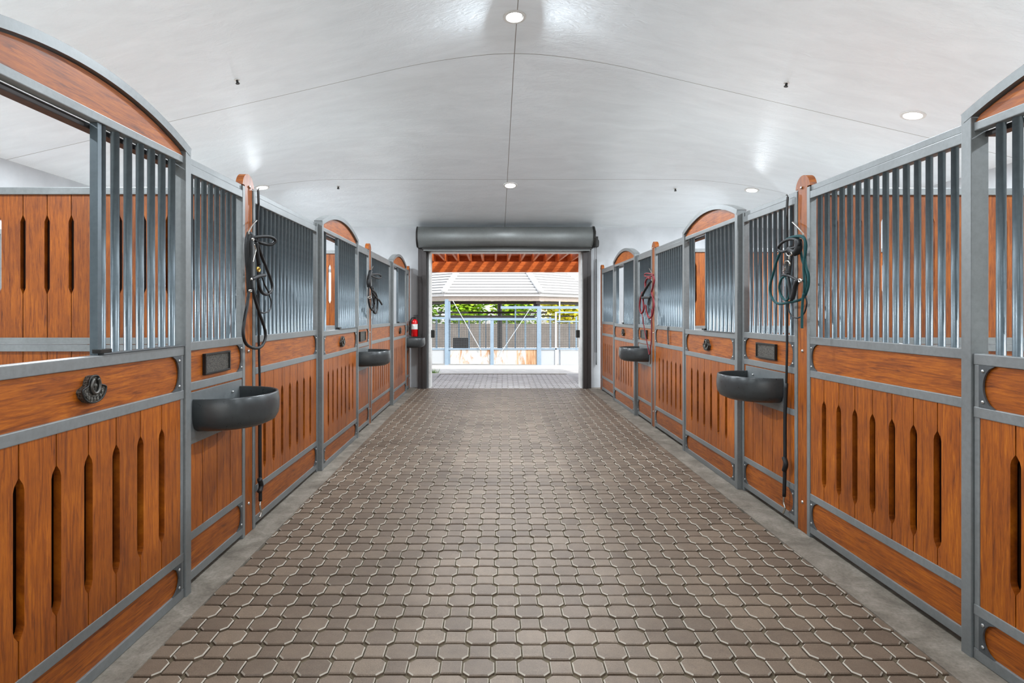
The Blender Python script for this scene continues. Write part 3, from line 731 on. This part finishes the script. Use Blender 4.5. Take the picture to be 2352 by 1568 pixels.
# conduit
bm = BM(); tube(bm, [(2.02, 11.42, .45), (2.02, 11.42, 1.5), (2.02, 11.42, 2.5)], .012, 8); tag(link('conduit', bm, M['bowlplate'], smooth=True), 'thin grey conduit on the wall right of the shutter guide', 'conduit')

ex = Vector((-1.50, 11.33, 1.0))
t = thing('fire_extinguisher', 'red fire extinguisher on the end wall above the last left bowl', 'fire extinguisher', ex)
bm = BM(); n = 20
prof = [(.0, 0), (.058, 0), (.064, .01), (.064, .27), (.058, .30), (.035, .325), (.02, .335), (.0, .335)]
prev = None
for rr, zz in prof:
    rg = [bm.verts.new((ex.x+rr*math.cos(2*math.pi*i/n), ex.y+rr*math.sin(2*math.pi*i/n), ex.z+zz)) for i in range(n)] if rr > 0 else [bm.verts.new((ex.x, ex.y, ex.z+zz))]
    if prev:
        for i in range(n):
            a, b = prev, rg
            if len(a) == 1: bm.faces.new((a[0], b[i], b[(i+1) % n]))
            elif len(b) == 1: bm.faces.new((a[i], a[(i+1) % n], b[0]))
            else: bm.faces.new((a[i], a[(i+1) % n], b[(i+1) % n], b[i]))
    prev = rg
link('cylinder', bm, M['extred'], t, smooth=True)
bm = BM(); cyl(bm, ex+Vector((0, 0, .14)), ex+Vector((0, 0, .24)), .0655, 20, False); link('paper_label', bm, M['white'], t, smooth=True)
bm = BM(); cyl(bm, ex+Vector((0, 0, .335)), ex+Vector((0, 0, .37)), .018, 12); bxx(bm, ex.x-.02, ex.x+.10, ex.y-.012, ex.y+.012, ex.z+.37, ex.z+.385); bxx(bm, ex.x-.02, ex.x+.085, ex.y-.012, ex.y+.012, ex.z+.40, ex.z+.412); link('handle', bm, M['dark'], t)
bm = BM(); tube(bm, [ex+Vector(v) for v in ((.02, 0, .35), (-.04, -.02, .36), (-.075, -.03, .30), (-.082, -.03, .18), (-.08, -.03, .06), (-.075, -.03, .02))], .011, 8); link('hose', bm, M['black'], t, smooth=True)
bm = BM(); bxx(bm, ex.x-.02, ex.x+.02, ex.y+.05, 11.45, ex.z+.2, ex.z+.3); link('wall_bracket', bm, M['dark'], t)

# ------------------------------------------------------------------ ceiling lamps and sprinklers
def oriented(name, loc, nrm, parts, label, cat, group):
    e = bpy.data.objects.new(name, None); COL.objects.link(e); e.location = loc
    e.rotation_euler = nrm.to_track_quat('Z', 'Y').to_euler(); tag(e, label, cat, group)
    for nm, me in parts:
        o = bpy.data.objects.new(nm, me); COL.objects.link(o); o.parent = e
    return e
def mk(bm, mat, smooth=True):
    bmesh.ops.recalc_face_normals(bm, faces=bm.faces)
    me = bpy.data.meshes.new('lamp'); bm.to_mesh(me); bm.free(); me.materials.append(mat)
    for p in me.polygons: p.use_smooth = smooth
    return me
bm = BM(); n = 32
for (ra, za), (rb, zb) in (((.115, .0), (.112, -.010)), ((.112, -.010), (.085, -.012)), ((.085, -.012), (.078, .012))):
    A = [bm.verts.new((ra*math.cos(2*math.pi*i/n), ra*math.sin(2*math.pi*i/n), za)) for i in range(n)]
    B = [bm.verts.new((rb*math.cos(2*math.pi*i/n), rb*math.sin(2*math.pi*i/n), zb)) for i in range(n)]
    for i in range(n): bm.faces.new((A[i], A[(i+1) % n], B[(i+1) % n], B[i]))
ringme = mk(bm, M['white'])
bm = BM(); cyl(bm, (0, 0, -.002), (0, 0, .006), .08, 32); lensme = mk(bm, M['glass'])
lamps = [((1182, 38), 'round ceiling lamp on the ridge line at the top of the photo'), ((1172, 425), 'far ceiling lamp on the ridge line above the shutter'),
         ((602, 430), 'round ceiling lamp above the left stalls'), ((1727, 436), 'smaller far ceiling lamp above the right stalls'), ((2097, 264), 'larger near ceiling lamp above the right stalls')]
spots = [(ceil_hit(*p), lb) for p, lb in lamps]
a = spots[0][0]
for x, y in ((-3.63, 5.8), (-3.63, 2.2), (.24, 2.2), (4.15, 2.2), (-3.63, -1.6), (.24, -1.6), (4.15, -1.6)):  # first is the hidden left lamp; the rest are unseen, added for fill
    spots.append((Vector((x, y, ch(x, y))), None))
for i, (p, lb) in enumerate(spots):
    nm = ceil_normal(p)
    lab = lb or ['ceiling lamp above the left stalls hidden behind the arch', 'added ceiling lamp over the nearest left stall, above the frame', 'added ceiling lamp on the ridge line above the camera', 'added ceiling lamp over the nearest right stall, above the frame', 'added left ceiling lamp behind the camera', 'added middle ceiling lamp behind the camera', 'added right ceiling lamp behind the camera'][i-5]
    e = oriented('ceiling_lamp', p, nm, [('trim_ring', ringme), ('lens', lensme)], lab, 'ceiling lamp', 'recessed ceiling lamps')
    ld = bpy.data.lights.new('lamp_light', 'AREA'); ld.shape = 'DISK'; ld.size = .15; ld.energy = (LAMP_W if abs(p.x-.24) > 1 else LAMP_W*.55)*(.4 if p.y < 0 else (.62 if p.y < 4 else (1.3 if p.y < 8 else .85))); ld.color = (.86, .935, 1.0)
    lo = bpy.data.objects.new('lamp_light', ld); COL.objects.link(lo); lo.parent = e; lo.location = (0, 0, -.02)
bm = BM(); cyl(bm, (0, 0, -.035), (0, 0, 0), .012, 10); cyl(bm, (0, 0, -.042), (0, 0, -.036), .020, 12); sprme = mk(bm, M['dark'], False)
bm = BM(); cyl(bm, (0, 0, -.006), (0, 0, .002), .028, 16); sprpl = mk(bm, M['white'], False)
for (p, lb) in (((544, 183), 'small dark sprinkler head on the near left ceiling slope'), ((1807, 190), 'small dark sprinkler head on the near right ceiling slope'),
                ((777, 428), 'small dark sprinkler head on the far left ceiling'), ((1551, 433), 'small dark sprinkler head on the far right ceiling')):
    q = ceil_hit(*p); oriented('sprinkler_head', q, ceil_normal(q), [('nozzle', sprme), ('escutcheon', sprpl)], lb, 'sprinkler', 'ceiling sprinkler heads')

# ------------------------------------------------------------------ outside: canopy
M['cedar'] = wood_mat('canopy_wood', False, 1.0, tint=(srgb(150, 66, 18), srgb(196, 96, 34), srgb(220, 120, 54), srgb(234, 156, 98)))
M['cedarv'] = M['cedar']
HY, HZ = 13.9, 2.418
t = thing('timber_canopy', 'orange timber canopy outside under the raised shutter', 'canopy', (.25, 12.9, 2.4))
bm = BM(); bxx(bm, -3.6, 4.1, HY, HY+.07, HZ, HZ+.25, .004); link('header_beam', bm, M['cedar'], t)
for i in range(26):
    x = -3.5+.296*i
    bm = BM(); pts = [(YE+.21, HZ+.25), (HY+.5, HZ+.25), (HY+.57, HZ+.31), (HY+.57, HZ+.43), (YE+.21, HZ+.43)]
    prism(bm, pts, 'x', x, x+.045); link('rafter', bm, M['cedar'], t)
bm = BM(); bxx(bm, -3.6, 4.1, YE+.8, HY-.55, HZ+.43, HZ+.455); link('roof_boards', bm, M['cedar'], t)
bm = BM(); bxx(bm, -3.6, 4.1, HY-.12, HY+.62, HZ+.43, HZ+.455); link('roof_boards', bm, M['cedar'], t)
bm = BM(); bxx(bm, -3.6, 4.1, HY+.58, HY+.61, HZ+.2, HZ+.43); link('fascia_board', bm, M['cedar'], t)
for x in (-3.5, 3.95):
    bm = BM(); bxx(bm, x, x+.12, HY-.03, HY+.1, -.01, HZ, .005); link('canopy_post', bm, M['cedar'], t)

# ------------------------------------------------------------------ outside: horse walker
WYf = 20.0; PM = F/WYf
def wx(px): return (px-VX)/PM
def wz(py): return CH+(VY-py)/PM
GZ = wz(840)
M['blue'] = metal_mat('pale_blue_steel', srgb(136, 156, 172), .5, .1, .08)
M['bluelight'] = metal_mat('near_white_steel', srgb(188, 196, 202), .5, .1, .06)
M['tile'] = wall_mat('white_roof_tile', srgb(204, 204, 202), srgb(216, 216, 214)); M['tileshade'] = plain('tile_course_shade', srgb(120, 120, 118), .8)  # darker grey paints the shade line under each tile course
def rust_mat(name, amt, base=srgb(186, 187, 184)):
    t = NT(name); n = t.noise(t.obj((1.6, 1, .5)), 2.8, 8, .65, 1.2); n2 = t.noise(t.obj((6, 1, .8)), 3, 5, .6)
    m = t.ramp(n, [(amt, (0, 0, 0, 1)), (amt+.1, (1, 1, 1, 1))])
    r = t.ramp(n2, [(.3, srgb(150, 102, 62)), (.6, srgb(190, 156, 122))])
    t.l(t.mix(m, base, r), t.b.inputs['Base Color']); t.set(Roughness=.8); return t.m
M['rust'] = rust_mat('rusty_white_panel', .50); M['rust2'] = rust_mat('very_rusty_panel', .2); M['palepanel'] = rust_mat('clean_panel', .8, srgb(172, 176, 178))
t = thing('roofed_pavilion', 'low pavilion with white tiled hipped roof outside the doorway', 'pavilion', (0, 23.9, GZ))
S8 = 3.24; AP = S8/2*(1+math.sqrt(2)); cyw = WYf+AP; zE = wz(671.5); PT = .79
Rc = S8/(2*math.sin(math.pi/8))
def oct(rs, z): return [Vector((Rc*rs*math.sin(math.radians(22.5+45*i)), cyw-Rc*rs*math.cos(math.radians(22.5+45*i)), z)) for i in range(8)]
apexz = zE+AP*PT
nrow = 30
for i in range(8):
    if i in (2, 3, 4): continue
    bm = BM()
    for k in range(nrow):
        r0 = 1.02-k/nrow*1.0; r1 = 1.02-(k+1)/nrow*1.0
        z0 = zE+(1-r0+.02)*AP*PT; z1 = zE+(1-r1+.02)*AP*PT
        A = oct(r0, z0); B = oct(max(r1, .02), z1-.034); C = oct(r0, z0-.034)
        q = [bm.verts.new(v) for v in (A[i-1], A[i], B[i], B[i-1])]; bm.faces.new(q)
        q = [bm.verts.new(v) for v in (C[i-1], C[i], A[i], A[i-1])]; bm.faces.new(q).material_index = 1  # riser face takes the painted shade colour
    link('roof_slope', bm, M['tile'], t).data.materials.append(M['tileshade'])
for i in range(8):
    if i in (2, 3, 4): continue
    bm = BM(); a = oct(1.02, zE)[i]; b = oct(.03, apexz-.05)[i]
    cyl(bm, a+Vector((0, -.02, .03)), b, .095, 10, True, .08); link('hip_cap', bm, M['tile'], t, smooth=True)
M['fascia'] = plain('pale_fascia', srgb(196, 194, 192), .7); M['fascia2'] = plain('tan_fascia', srgb(158, 146, 136), .7)
def ringboard(nm, z0, z1, rs, mat, sides=(0, 1, 7, 6, 5)):
    for i in sides:
        bm = BM(); A = oct(rs, z0); B = oct(rs, z1); C = oct(rs-.015, z0); D = oct(rs-.015, z1)
        P_ = [bm.verts.new(v) for v in (A[i-1], A[i], B[i], B[i-1], C[i-1], C[i], D[i], D[i-1])]
        for q in ((0, 1, 2, 3), (4, 5, 6, 7), (0, 1, 5, 4), (3, 2, 6, 7)): bm.faces.new([P_[j] for j in q])
        link(nm, bm, mat, t)
ringboard('gutter', wz(680), wz(672.5), 1.01, M['fascia'], (0, 1, 7)); ringboard('fascia_board', wz(691), wz(680), .99, M['fascia2'], (0, 1, 7))
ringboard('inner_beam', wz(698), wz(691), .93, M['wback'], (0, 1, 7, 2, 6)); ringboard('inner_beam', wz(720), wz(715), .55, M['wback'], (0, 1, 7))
ringboard('inner_beam', wz(730), wz(726), .9, M['guide'], (4, 3, 5, 0))
def post(nm, x0, x1, y0, y1, Y=WYf, dep=.12, mat='blue'):
    bm = BM(); bxx(bm, wx(x0), wx(x1), Y, Y+dep, wz(y1), wz(y0), .004); return link(nm, bm, M[mat], t)
post('column', 1021.5, 1030, 687, 839); post('column_shade_strip', 1030, 1034, 687, 836, WYf+.06, .12)  # second strip is modelled where only the column's shade shows
post('column', 1233.5, 1243, 708, 841)
post('column', 1126, 1134, 732, 840, WYf+.01)
post('column', 1275, 1279, 716, 840, WYf+.02, .08, 'bluelight'); post('column', 1284.5, 1288, 690, 838, WYf+.1, .06, 'bluelight')
post('column', 1114, 1116.5, 735, 801, WYf+.3, .05); post('column', 1183, 1186.5, 700, 801, WYf+.3, .05); post('column', 1308.5, 1311, 738, 803, WYf+.2, .05)
post('rail', 985, 1022, 728, 733); post('rail', 1034, 1233, 730, 735.5); post('rail', 1243, 1275, 731, 735, WYf+.03, .06)
post('rail', 1150, 1345, 703, 709, WYf+.02, .08); post('rail', 1279, 1345, 715.5, 719, WYf+.03, .05); post('rail', 1279, 1345, 736.5, 739.5, WYf+.03, .05)
post('rail', 950, 1345, 799.5, 803, WYf+.02, .05)
def panel(nm, x0, x1, y0, y1, mat, lab):
    bm = BM(); bxx(bm, wx(x0), wx(x1), WYf+.05, WYf+.075, wz(y1), wz(y0)); o = link(nm, bm, M[mat], t); tag(o, lab)
panel('kick_panel', 950, 1022, 803, 835, 'palepanel', 'pale grey green panel'); panel('kick_panel', 1034, 1126, 803, 836, 'rust', 'rust streaked white panel')
panel('kick_panel', 1134, 1208, 803, 837, 'rust', 'rust streaked white panel'); panel('kick_panel', 1208, 1233, 803, 837, 'rust2', 'brown rusted panel')
panel('kick_panel', 1243, 1275, 803, 838, 'palepanel', 'pale panel'); panel('kick_panel', 1288, 1350, 804, 838, 'palepanel', 'pale panel')
for (a, b) in (((1040, 690), (1104, 803)), ((1218, 708), (1148, 813))):
    bm = BM(); cyl(bm, (wx(a[0]), WYf-.03, wz(a[1])), (wx(b[0]), WYf-.03, wz(b[1])), .012, 8); link('brace_rod', bm, M['bluelight'], t)
bm = BM(); xx = wx(985)
while xx < wx(1340):
    bxx(bm, xx, xx+.011, WYf+.05, WYf+.056, wz(801), wz(734)); xx += .058
zz = wz(800)
while zz < wz(735):
    bxx(bm, wx(960), wx(1345), WYf+.05, WYf+.056, zz, zz+.011); zz += .058
link('wire_mesh', bm, M['gusset'], t)
for px in (1000, 1052, 1075, 1100, 1162, 1205, 1262, 1322):
    bm = BM(); bxx(bm, (px-VX)/F*26, (px-VX)/F*26+.08, 26, 26.08, GZ, CH+(VY-728)/F*26); link('far_column', bm, M['blue'], t)
bm = BM(); bxx(bm, (1040-VX)/F*23, (1075-VX)/F*23, 23, 23.5, GZ, CH+(VY-776)/F*23, .01); link('inner_box', bm, M['guide'], t)
bm = BM(); cyl(bm, (wx(1236), WYf+.6, wz(706)), (wx(1236), WYf+.6, wz(686)), .12, 12); link('motor', bm, M['guide'], t)
bm = BM(); cyl(bm, (.3, 23.9, GZ), (.3, 23.9, 3.2), .1, 10); link('centre_pole', bm, M['guide'], t)
# rear boundary wall and trees
M['taupe'] = wall_mat('taupe_render', srgb(112, 104, 96), srgb(128, 120, 112))
bm = BM(); bxx(bm, -9, 9, 31, 31.2, -.36, CH+(VY-752)/F*31); bxx(bm, -9, 9, 30.98, 31.22, CH+(VY-752)/F*31, CH+(VY-743)/F*31)
o = link('boundary_wall', bm, M['taupe']); tag(o, 'long taupe wall behind the pavilion outside', 'wall')
def leaf_mat(name, c0, c1, c2):
    t = NT(name); isl = t.n('ShaderNodeNewGeometry').outputs['Random Per Island']
    t.l(t.ramp(isl, [(0, c0), (.5, c1), (1, c2)]), t.b.inputs['Base Color']); t.set(Roughness=.55)
    t.b.inputs['Subsurface Weight'].default_value = 0.0; return t.m
M['leafg'] = leaf_mat('green_leaves', srgb(84, 134, 14), srgb(150, 190, 34), srgb(196, 216, 66))
M['leafy'] = leaf_mat('yellow_leaves', srgb(160, 170, 20), srgb(220, 210, 40), srgb(240, 226, 90))
M['leafd'] = leaf_mat('dark_leaves', srgb(60, 100, 20), srgb(104, 144, 34), srgb(140, 176, 56))
M['bark'] = plain('bark', srgb(62, 50, 40), .9)
def tree(x, y, rad, mat, label, n=3600):
    t = thing('leafy_tree', label, 'tree', (x, y, -.36), 'trees behind the pavilion')
    bm = BM(); zc = 1.9
    cyl(bm, (x, y, -.36), (x+.1, y, 2.2), .13, 8, True, .08)
    for i in range(7):
        a = random.uniform(0, 6.28); cyl(bm, (x+.08, y, random.uniform(.9, 2.1)), (x+rad*.7*math.cos(a), y+rad*.6*math.sin(a), random.uniform(2, 3.6)), .05, 6, True, .02)
    link('trunk', bm, M['bark'], t)
    bm = BM()
    for i in range(n):
        v = Vector((random.gauss(0, .5), random.gauss(0, .4), random.gauss(0, .42)))
        if v.length > 1.15: v = v.normalized()*random.uniform(.7, 1.1)
        p = Vector((x, y, zc))+Vector((max(-1.34, min(1.34, v.x*rad)), v.y*rad, v.z*1.8))
        if p.z < .5: p.z = .5+random.random()*1.6
        q = Matrix.Rotation(random.uniform(0, 6.28), 3, 'Z') @ Matrix.Rotation(random.uniform(-1.2, 1.2), 3, 'X')
        s_ = random.uniform(.08, .17)
        bm.faces.new([bm.verts.new(p+q @ Vector(c)*s_) for c in ((-1, 0, 0), (0, -.5, .05), (1.1, 0, 0), (0, .5, .05))])
    link('foliage', bm, mat, t)
for a in ((-7.2, 34, 1.45, M['leafd'], 'dark green tree at the far left behind the outdoor pavilion'), (-4.3, 34, 1.4, M['leafd'], 'dark green tree left of centre behind the pavilion'), (-1.6, 34, 1.3, M['leafg'], 'bright green tree near the centre behind the pavilion'),
          (1.25, 34, 1.3, M['leafg'], 'mid green tree just right of centre behind the pavilion'), (4.2, 34, 1.3, M['leafy'], 'yellow green tree right of centre behind the pavilion'), (6.9, 34, 1.4, M['leafd'], 'dark green tree at the far right behind the pavilion')): tree(*a)
# weed at the doorway
t = thing('grass_tuft', 'small green weed tuft at the left of the doorway outside', 'weed', ((995-VX)/F*14.4, 14.4, -.02))
bm = BM()
for i in range(90):
    a = random.uniform(0, 6.28); r0 = random.uniform(0, .12); h = random.uniform(.05, .15); lean = random.uniform(.02, .12)
    b = t.location+Vector((r0*math.cos(a)*1.4, r0*math.sin(a), 0)); tip = b+Vector((lean*math.cos(a), lean*math.sin(a), h)); sd = Vector((-math.sin(a), math.cos(a), 0))*.008
    bm.faces.new([bm.verts.new(v) for v in (b-sd, b+sd, tip)])
link('grass_blades', bm, M['leafd'], t)
